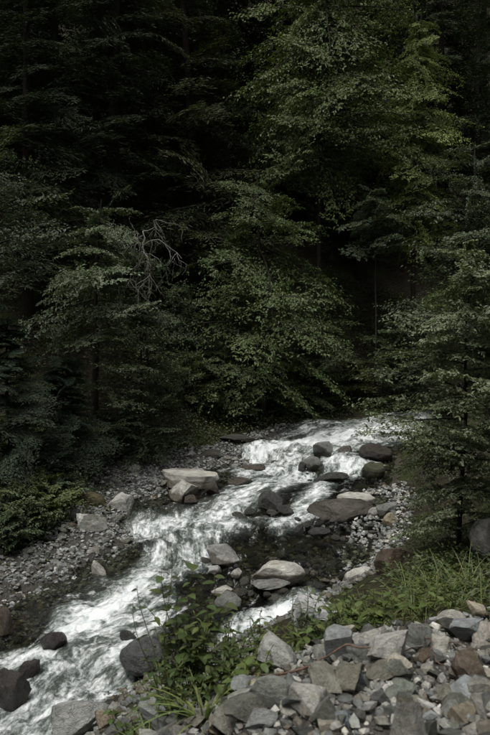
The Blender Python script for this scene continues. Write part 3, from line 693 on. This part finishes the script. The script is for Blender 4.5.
tree(478, 24.5, 140, 2.8, 56, 'broad', 'grey-green leafy tree at the right edge above the near tree', (.07, .09, .05), 17, leaf=.09, z0=.15, dens=1.5)
tree(376, 28.0, 185, 1.5, 34, 'broad', 'small pale-leaved tree standing in the dark gap', GREYG, 18, leaf=.11, z0=.68, up=.2, r0=.05)
tree(92, 21.0, 202, 2.1, 36, 'broad', 'crooked tree with pale grey-green leaves over the gravel bar', PALEG, 19, leaf=.095, dens=1.5, z0=.45, up=-.15, lean=(.05, -.05))
tree(140, 20.4, 305, 1.7, 74, 'broad', 'dense small-leaved bushy tree below the dead tangle', (.05, .066, .03), 20, leaf=.08, z0=.05, up=.3, r0=.06)
tree(8, 17.0, 318, 1.7, 76, 'fir', 'young bluish fir with fern-like sprays at the left edge', (.05, .072, .045), 21, leaf=.11)
tree(62, 18.5, 362, 1.5, 70, 'fir', 'low young fir with flat bluish sprays beside the undergrowth', (.045, .068, .042), 22, leaf=.11)
tree(-22, 17.0, 120, 2.0, 30, 'broad', 'leafy branch-laden tree reaching in from the left edge', (.07, .09, .055), 23, leaf=.085, z0=.5, az=0.0)
tree(318, 27.0, 295, 1.8, 50, 'broad', 'drooping leafy shrub hanging beside the far white chute', (.06, .08, .032), 24, name='shrub', cat='shrub', leaf=.10, z0=.08, r0=.05)
tree(352, 28.2, 368, 1.2, 40, 'broad', 'yellowish mossy shrub on the far bank over the topmost chute', (.075, .085, .022), 25, name='shrub', cat='shrub', leaf=.09, z0=.05, r0=.04)
tree(400, 27.5, 318, 1.5, 44, 'broad', 'dim green shrub behind the near leafy tree, across the stream', (.05, .068, .03), 26, name='shrub', cat='shrub', leaf=.1, z0=.1, r0=.05)
tree(215, 25.0, 350, 1.4, 40, 'broad', 'low spreading shrub at the foot of the layered tree', (.06, .08, .03), 27, name='shrub', cat='shrub', leaf=.1, z0=.2, r0=.05, up=.1)
tree(165, 23.0, 405, 1.1, 34, 'broad', 'low mossy bush above the long flat slab', (.05, .062, .02), 28, name='bush', cat='bush', leaf=.055, z0=.05, r0=.03)
tree(105, 20.6, 415, 1.0, 30, 'broad', 'low dark bush at the head of the gravel bar', (.045, .06, .026), 29, name='bush', cat='bush', leaf=.055, z0=.05, r0=.03)
tree(470, 38.0, -60, 3.6, 90, 'fir', 'dark fir deep in shade at the upper right corner', FIRG, 30, leaf=.09)
for k, (px, Y, H, R, lab) in enumerate([(14, 15.6, .9, .8, 'leafy fern-like bush at the left edge above the gravel'), (34, 16.6, 1.0, .85, 'leafy bush next to the mossy green stone, toward the left edge'), (52, 17.6, .9, .8, 'spreading bush just left of the mossy green stone'),
        (76, 19.2, 1.0, .8, 'bush behind the long brown mossy rock'), (98, 20.6, .9, .7, 'bush at the upper left of the gravel bar'), (122, 22.0, .9, .7, 'bush behind the small pale block'), (20, 18.2, 1.3, 1.0, 'dim taller bush under the young bluish fir'), (58, 20.0, 1.3, 1.0, 'dim taller bush under the low young fir'),
        (4, 14.6, .8, .8, 'low bush at the left edge, lowest on the bank'), (26, 15.2, .7, .7, 'low bush overhanging the gravel near the left edge'), (44, 16.2, .8, .75, 'low bush overhanging the gravel in the middle of the left bank'), (62, 17.2, .7, .7, 'low bush beside the small upright grey stone'), (84, 20.0, 1.2, .9, 'bush with arching stems behind the long brown rock'),
        (185, 24.0, 1.6, 1.1, 'shrub in the dark below the dead tangle, left of the layered tree'), (178, 25.5, 2.6, 1.4, 'dim shrub higher up the bank behind the dead tangle'), (238, 25.2, 1.2, 1.0, 'low shrub above the broad dark rock face'), (290, 26.6, 1.3, 1.0, 'low shrub overhanging the upper white water')]):
    b = base_at(px, Y); grow('bush', lab, 'bush', b, H, broad_branches(H, R, 22 if H < 1.2 else 34, 200+k, .1, None, .5), 'broad', [(.085, .11, .05), (.1, .12, .045), (.07, .095, .05)][k % 3], leaf=.09, thin=.3, r0=.02, seed=200+k)
# the near tree on the right bank
b = base_at(462, 11.3); H = top_h(b, 238)
brs = broad_branches(H, 1.35, 60, 41, .03, None, .1)+[(H*f, math.pi+a, l, .1) for f, a, l in ((.62, .1, 1.5), (.5, -.2, 1.7), (.42, .3, 1.6), (.34, 0, 1.5), (.74, .2, 1.2), (.28, .4, 1.3))]
grow('leafy_tree', 'near slender tree with pale green leaves on the right bank', 'tree', b, H, brs, 'broad', (.15, .18, .105), leaf=.08, dens=1.35, r0=.04, seed=41, lean=(.03, 0))
tree(500, 10.5, 250, 1.3, 36, 'broad', 'leafy tree cut by the right edge beside the slender tree', (.13, .155, .09), 42, leaf=.09, z0=.2, r0=.05)

# shaded firs further up the slope: two shared shapes, each tree its own object
src = [tree(225, 33.5, -230, 4.0, 90, 'fir', 'x', FIRG, 51, leaf=.15), tree(60, 31.0, -230, 4.0, 90, 'fir', 'x', FIRB, 52, leaf=.15)]
DEEP = 'dark fir in deep shade up the slope behind the front trees'
for o in src: tag(o, DEEP, 'tree', 'shaded firs up the slope')
def copy_tree(o):
    c = o.copy(); COL.objects.link(c)
    for ch in o.children:
        d = ch.copy(); COL.objects.link(d); d.parent = c
    return c
RG2 = random.Random(5)
for k, (px, Y) in enumerate([(-60, 27), (-10, 33), (140, 33), (175, 37), (275, 35), (300, 38), (360, 34.5), (390, 39), (440, 36), (520, 33), (540, 27), (20, 38), (100, 40), (230, 41), (330, 43), (480, 44), (-70, 38), (590, 36), (420, 46), (150, 46)]):
    c = copy_tree(src[k % 2]); bx = base_at(px, Y); c.location = bx; c.rotation_euler = (0, 0, RG2.uniform(0, 6.28)); s = RG2.uniform(.85, 1.2); c.scale = (s, s, s)

# dead tangle of bare branches
tb = base_at(146, 20.9); root = link('dead_tree', None, None, tb); parts = []
rgd = np.random.default_rng(77); topz = top_h(tb, 232)
def bare(p, d, ln, r, lvl):
    k = 7; P = [np.array(p)]; d = np.array(d, float)
    for i in range(k): d = unit(d+rgd.normal(0, .28, 3)+np.array([0, 0, -.05*lvl])); P.append(P[-1]+d*ln/k)
    P = np.array(P); parts.append(tube(P, np.linspace(r, r*.35, k+1), 5))
    if lvl < 3:
        for _ in range(6 if lvl < 2 else 3):
            i = rgd.integers(2, k+1); bare(P[i], d*.5+rgd.normal(0, .6, 3)+np.array([.1, -.15, -.75]), ln*rgd.uniform(.35, .65), r*.5, lvl+1)
h = np.linspace(-.3, topz, 10); tp = np.stack([.12*np.sin(h*.9), -.03*h, h], 1)
v, fc = tube(tp, np.linspace(.04, .012, 10), 7); link('trunk', new_mesh('trunk', v, fc, M_bark), root)
for f in (.72, .78, .82, .86, .9, .93, .96, .98, 1.0, 1.0):
    p = [np.interp(f*topz, h, tp[:, i]) for i in range(3)]; bare(p, (rgd.uniform(-.5, .9), rgd.uniform(-1, -.2), rgd.uniform(-.6, .6)), rgd.uniform(.8, 1.6), .017, 1)
v, fc = join(parts); tag(link('branches', new_mesh('branches', v, fc, M_dead), root), kind='stuff')
tag(root, 'dead tree with a tangle of bare pale hanging branches', 'dead tree')

# undergrowth: low leafy cover nobody could count
def cover(name, label, pts, nleaf, leaf, hgt, rad, cols, seed):
    rg = np.random.default_rng(seed); N = len(pts)*nleaf; c = np.repeat(pts, nleaf, 0)
    a = rg.uniform(0, 6.28, N); r = rad*np.sqrt(rg.random(N)); z = hgt*rg.random(N)*np.repeat(rg.uniform(.3, 1.2, len(pts)), nleaf)*(1-.5*(r/rad)**2)
    P = c+np.stack([np.cos(a)*r, np.sin(a)*r, z], 1); D = np.stack([np.cos(a), np.sin(a), rg.uniform(-.5, .4, N)], 1)+rg.normal(0, .3, (N, 3)); Nn = np.array([0, 0, 1.])+rg.normal(0, .4, (N, 3))
    v, fc = leaf_verts(P, D, Nn, leaf*rg.uniform(.6, 1.4, N), leaf*.5*rg.uniform(.7, 1.3, N))
    col = np.array(cols)[rg.integers(0, len(cols), len(pts))]; col = np.repeat(col, nleaf, 0)*rg.uniform(.7, 1.3, (N, 1))
    return tag(link(name, new_mesh(name, v, fc, M_leaf, False, tint=np.repeat(col, 4, 0))), label, None, None, 'stuff')
rg = np.random.default_rng(21)
x = rg.uniform(-12, 8, 9000); y = rg.uniform(10, 34, 9000); q = np.stack([x, y], 1); dl = poly_dist(q, LEs); dr = poly_dist(q, REs); ins = inside(q, POLY)
ok = (~ins) & (dl < dr) & (bar_mask(x, y) < np.where(rg.random(len(x)) < .22, .75, -.1)) & (dl < 7) & (np.abs(x) < y*.40); x, y = x[ok], y[ok]
cover('undergrowth', 'low leafy undergrowth and ferns along the forest edge', np.stack([x, y, ground(x, y)], 1), 20, .095, .6, .3, [(.075, .095, .045), (.09, .105, .04), (.06, .08, .042)], 22)
x = rg.uniform(2.6, 11, 1500); y = rg.uniform(8.8, 24, 1500); q = np.stack([x, y], 1); dr = poly_dist(q, REs); ok = (~inside(q, POLY)) & (dr > .5) & (dr < 6) & (rubble_mask(x, y) < -.1); x, y = x[ok], y[ok]
cover('ground_cover', 'low shaded ground cover under the right bank trees', np.stack([x, y, ground(x, y)], 1), 26, .06, .35, .22, [(.065, .08, .04), (.075, .09, .04)], 23)

x = rg.uniform(-.95, 4, 560); y = rg.uniform(5, 11, 560); q = np.stack([x, y], 1); m = rubble_mask(x, y); dr = poly_dist(q, REs); ok = (~inside(q, POLY)) & (m < -.2) & (dr > .5) & ((m > -1.9) | (x > 1.15+.12*(y-8))) & ~((x > -.5) & (x < 1.0) & (y > 6.9)) & ~((np.abs(x/y-.168) < .035) & (y > 8)) & (fbm(np.stack([x, y], 1)*1.3, 2, 88) > .42); x, y = x[ok], y[ok]
cover('bank_herbs', 'low green herbs covering the slope between rubble and stream', np.stack([x, y, ground(x, y)], 1), 34, .08, .34, .2, [(.075, .1, .036), (.095, .12, .04), (.06, .085, .035)], 24)

# ------------------------------------------------------------------ foreground plants
def leaf_blade(name, L, W, fold, curl, nseg=6, tipw=.0, ovate=True):
    t = np.linspace(0, 1, nseg+1); wv = (np.sin(np.pi*np.clip(t, 0, 1)**.75)**.8 if ovate else np.clip(1-t**2.2, .0, 1)*np.clip(t*8+.45, 0, 1))*W*.5
    V = []
    for i, tt in enumerate(t):
        z = -curl*tt**2*L; x = L*(tt-curl*curl*.25*tt**3)
        V += [(x, wv[i], z+fold*wv[i]), (x, 0, z), (x, -wv[i], z+fold*wv[i])]
    Fc = []
    for i in range(nseg):
        a = i*3; Fc += [(a, a+3, a+4, a+1), (a+1, a+4, a+5, a+2)]
    return new_mesh(name, np.array(V), np.array(Fc), M_bigleaf)
BLADES = [leaf_blade('blade', 1, .045, .35, c, 9, ovate=False) for c in (.25, .45, .7, .95)]
LEAFS = [leaf_blade('leaf', 1, wd, .18, c, 6) for wd, c in ((.55, .15), (.62, .3), (.5, .4), (.7, .22))]
NARROW = [leaf_blade('leaf', 1, wd, .2, c, 6) for wd, c in ((.26, .3), (.3, .45), (.22, .2))]
def lc(o, c, v=.3):
    k = RG.uniform(1-v, 1+v); o.color = (c[0]*k*RG.uniform(.9, 1.15), c[1]*k, c[2]*k, 1)
def place(o, p, d, up=(0, 0, 1), s=1.0, sw=1.0):
    d = Vector(d).normalized(); upv = Vector(up); y = upv.cross(d)
    if y.length < 1e-4: y = Vector((0, 1, 0))
    y.normalize(); z = d.cross(y); m = Matrix((d, y, z)).transposed().to_4x4()
    o.matrix_basis = Matrix.Translation(Vector(p)) @ m @ Matrix.Diagonal((s, s*sw, s, 1)); return o
def clump(name, label, base, n, L, col, seed, spread=.05, lift=(.5, 1.3), wmul=1.0, cat='grass', group=None, bl=BLADES):
    R = random.Random(seed); root = link(name, None, None, tuple(base))
    for k in range(n):
        a = R.uniform(0, 6.28); e = R.uniform(*lift); p = (math.cos(a)*R.uniform(0, spread), math.sin(a)*R.uniform(0, spread), -.01)
        o = link('blade', R.choice(bl), root); place(o, p, (math.cos(a)*math.cos(e), math.sin(a)*math.cos(e), math.sin(e)), (0, 0, 1), L*R.uniform(.55, 1.15), wmul*R.uniform(.8, 1.3)); lc(o, col)
    return tag(root, label, cat, group)
def weed(name, label, base, stems, col, seed, leaf=.1, cat='weed', leafset=LEAFS, step=.07, group=None, whorl=1, stemcol=None):
    """stems: (dx, dy, dz) tips relative to the base"""
    R = random.Random(seed); root = link(name, None, None, tuple(base))
    for tip in stems:
        tip = np.array(tip, float); n = 9; s = np.linspace(0, 1, n); ln = np.linalg.norm(tip)
        P = tip*s[:, None]; P[:, 2] = tip[2]*(s*1.25-.25*s**2)+0; P += np.stack([.05*ln*np.sin(s*5+R.uniform(0, 6)), .05*ln*np.cos(s*4+R.uniform(0, 6)), 0*s], 1)*s[:, None]; P[0, 2] -= .03
        v, fc = tube(P, np.linspace(.006, .0025, n), 5); st = link('stem', new_mesh('stem', v, fc, M_stem), root)
        m = max(3, int(ln/step)); a0 = R.uniform(0, 6.28)
        for k in range(m):
            t = .25+.75*(k+.5)/m; p = [float(np.interp(t, s, P[:, i])) for i in range(3)]
            for wv in range(whorl):
                a = a0+k*2.4+wv*math.pi; e = R.uniform(-.25, .55)
                o = link('leaf', R.choice(leafset), root); up = (R.uniform(-.35, .35), R.uniform(-.35, .35), 1)
                place(o, p, (math.cos(a)*math.cos(e), math.sin(a)*math.cos(e), math.sin(e)), up, leaf*R.uniform(.6, 1.2)*(1.1-.35*t)); lc(o, col)
    return tag(root, label, cat, group)
t = NT('stem'); M_stem = t.done(t.prin(t.mix(t.noise(t.n('ShaderNodeTexCoord').outputs['Object'], 12), (.06, .08, .025), (.11, .085, .045)), .6, .3).outputs[0])
def spot(px, py, dY=0.0):
    p = hit(px, py); y = p[1]+dY; x = p[0]; return (x, y, float(surf_z(x, y)[0]))
def spotY(px, Y): x = (px-245)/F*Y; return (x, Y, float(surf_z(x, Y)[0]))
GR1, GR2, WD1, WD2 = (.13, .165, .05), (.105, .135, .045), (.075, .105, .035), (.09, .125, .035)
def rel(base, pts, Y): return [tuple(at(px, py, Y+dy)-np.array(base)) for px, py, dy in pts]
b = spotY(203, 5.55); clump('strap_clump', 'strap-leaved clump with long arching pale green blades', b, 34, .6, (.15, .19, .065), 1, .06, (.55, 1.4), 1.0, bl=BLADES[1:])
b = spotY(146, 5.4); clump('strap_clump', 'small strap-leaved clump at the rubble edge over the foam', b, 30, .32, (.14, .175, .06), 2, .05, (.3, 1.2), 1.0, bl=BLADES[1:])
b = spotY(190, 6.3); weed('leafy_weed', 'tall leafy weed with big leaves spreading over the white water', b,
    rel(b, [(160, 570, 0), (195, 560, .1), (175, 590, -.1), (215, 575, .2), (205, 605, -.15), (150, 605, 0), (225, 600, .1), (190, 625, -.3)], 6.2), WD1, 3, .15, 'weed', step=.085)
b = spotY(165, 6.1); weed('leafy_weed', 'thin bare-stemmed weed with small dark leaves reaching left over the foam', b, rel(b, [(132, 602, 0), (140, 585, .1), (165, 545, .2), (160, 625, 0)], 6.1), (.05, .07, .03), 4, .075, 'weed', step=.12)
b = spotY(225, 6.0); weed('leafy_weed', 'bushy leafy weed right of the strap-leaved clump', b, rel(b, [(222, 625, .1), (238, 640, 0), (210, 640, -.1), (245, 655, -.1), (228, 655, -.2), (205, 665, -.2)], 6.0), WD1, 5, .11, 'weed', step=.07)
b = spotY(172, 5.75); weed('leafy_weed', 'low dark leafy weed beneath the arching blades', b, rel(b, [(165, 662, 0), (185, 668, .1), (195, 675, -.1), (150, 670, .1), (210, 685, 0)], 5.75), (.055, .08, .028), 6, .10, 'weed', step=.06)
b = spotY(262, 5.75); weed('leafy_weed', 'bright broad-leaved weed beside the smooth-faced block', b, rel(b, [(255, 640, .1), (272, 645, 0), (240, 660, 0), (262, 665, -.2), (285, 655, .2), (250, 680, -.2)], 5.7), (.11, .15, .04), 7, .12, 'weed', leafset=NARROW, step=.06)
b = spotY(262, 6.4); weed('fern', 'feathery green herb in front of the bright spill', b, rel(b, [(250, 615, 0), (262, 608, .1), (272, 625, 0), (245, 630, 0)], 6.4), (.085, .12, .04), 8, .08, 'herb', leafset=NARROW, step=.035, whorl=2)
b = spotY(300, 6.9); weed('fern', 'feathery herb by the water behind the tilted slab', b, rel(b, [(290, 590, 0), (310, 585, .1), (325, 592, 0), (300, 600, 0)], 7.0), (.075, .105, .045), 9, .08, 'herb', leafset=NARROW, step=.035, whorl=2)
for k, (px, Y, lab, hgt) in enumerate([(150, 6.0, 'leafy weed on the bank edge by the small strap-leaved clump', .5), (235, 6.3, 'leafy weed between the steep-faced boulder and the bushy weed', .55), (212, 6.6, 'taller leafy weed in front of the steep-faced boulder', .8), (285, 6.1, 'leafy weed left of the tilted slab', .35),
        (165, 6.25, 'full leafy weed between the dark boulder and the arching blades', .75), (200, 6.2, 'full leafy weed rising behind the arching blades', .8), (228, 6.5, 'full leafy weed hiding the foot of the steep-faced boulder', .7), (135, 5.75, 'low weed at the very edge above the foam', .35), (185, 5.8, 'low full weed under the arching blades', .4), (240, 5.7, 'low full weed at the near side of the root', .3),
        (250, 5.9, 'leafy weed with drooping leaves left of the smooth-faced block', .45), (180, 6.5, 'tall dark weed standing before the white water', .85), (300, 6.6, 'leafy weed at the lower edge of the bright spill', .3),
        (325, 6.35, 'weed with narrow leaves at the lip of the rubble, right of the slab', .3), (350, 6.5, 'broad-leaved weed at the lip of the rubble', .35), (380, 6.6, 'narrow-leaved weed right above the big pale rock', .35), (405, 7.0, 'broad-leaved weed right of the pale lump', .35), (425, 7.6, 'narrow-leaved weed below the fine grass', .35),
        (330, 7.4, 'leafy green weed behind the top of the tilted slab', .4), (352, 7.2, 'upright leafy weed between slab and pale lump', .5), (372, 7.6, 'large-leaved green weed behind the pale lump of rock', .5),
        (340, 6.7, 'low weed at the right end of the tilted slab', .3), (395, 8.2, 'leafy weed at the foot of the earth-covered rock', .45), (362, 6.9, 'dark leafy weed just above the big pale rock', .35), (310, 6.5, 'small green weed beside the tilted slab corner', .28)]):
    b = spotY(px, Y); R = random.Random(60+k)
    weed('leafy_weed', lab, b, [(R.uniform(-.3, .3), R.uniform(-.2, .2), hgt*R.uniform(.5, 1.1)) for _ in range(8)], [WD2, WD1, (.11, .145, .045)][k % 3], 70+k, .125, 'weed', step=.06, leafset=LEAFS if k % 2 else NARROW)
for k, (px, Y, lab, L) in enumerate([(405, 8.6, 'fine grass tuft left of the grassy bank', .5), (425, 8.9, 'bright fine grass tuft in the middle of the grassy bank', .6), (447, 8.8, 'tallest bright grass tuft below the slender trunk', .65), (470, 8.7, 'arching grass tuft near the right edge', .65),
        (488, 8.9, 'grass tuft cut by the right edge', .6), (385, 8.3, 'short grass tuft beside the earth-covered rock', .4), (415, 8.0, 'short grass tuft at the top of the rubble', .4), (440, 8.1, 'spreading grass tuft at the top of the rubble', .45), (462, 8.0, 'low grass tuft over the pale angular rock', .45),
        (335, 7.8, 'thin grass tuft behind the tilted slab', .4), (360, 8.0, 'thin grass tuft behind the pale lump of rock', .4), (478, 9.3, 'tall grass tuft in front of the upright boulder', .7), (450, 8.4, 'dense grass tuft under the tallest one', .55),
        (322, 7.0, 'grass tuft right above the tilted slab', .35), (392, 7.0, 'grass tuft just over the big pale rock', .35), (376, 7.4, 'fine grass among the weeds behind the big pale rock', .4), (428, 7.4, 'fine grass at the edge above the dark hollow', .4), (410, 9.6, 'grass tuft against the earth-covered rock', .5),
        (485, 7.9, 'dry grass tuft at the top right of the rubble', .45), (435, 9.4, 'grass tuft at the back of the grassy bank', .6), (460, 9.5, 'grass tuft at the back by the slender trunk', .6)]):
    b = spotY(px, Y); clump('grass_tuft', lab, b, 34, L, (.14, .175, .055) if k % 3 else (.165, .18, .065), 90+k, .16, (.35, 1.35), .45)

# the root lying over the rubble, and loose sticks
def stick(name, label, pix, r, mat, lift=.03, cat='stick', seed=1):
    P = []
    for px, py in pix:
        p = hit(px, py+4); P.append((p[0], p[1], float(surf_z(p[0], p[1])[0])+lift))
    P = catmull(np.array(P), 36); P[:, :] += (fbm(np.stack([np.linspace(0, 8, 36), np.zeros(36)+seed], 1), 2, seed)-.5)[:, None]*np.array([.06, .06, .03])*1.3
    v, fc = tube(P, r*np.linspace(1.1, .45, 36)*(.7+.7*fbm(np.stack([np.linspace(0, 14, 36), np.zeros(36)+seed+5], 1), 2, seed+2)), 7)
    return tag(link(name, new_mesh(name, v, fc, mat)), label, cat)
stick('root', 'reddish brown root winding over the rubble', [(185, 697), (215, 690), (255, 690), (290, 694), (312, 686), (328, 676), (345, 671), (372, 674)], .012, M_root, .14, 'root')
stick('stick', 'thin dark twig lying in the hollow right of the big pale rock', [(395, 668), (412, 660), (432, 652)], .006, M_root, .08)
stick('stick', 'thin reddish stick leaning among the rocks at the right', [(418, 640), (432, 668), (445, 690)], .006, M_root, .09, seed=4)
stick('stick', 'long thin brown stick in front of the brown rusty block', [(425, 628), (450, 655), (482, 672)], .005, M_root, .1, seed=6)
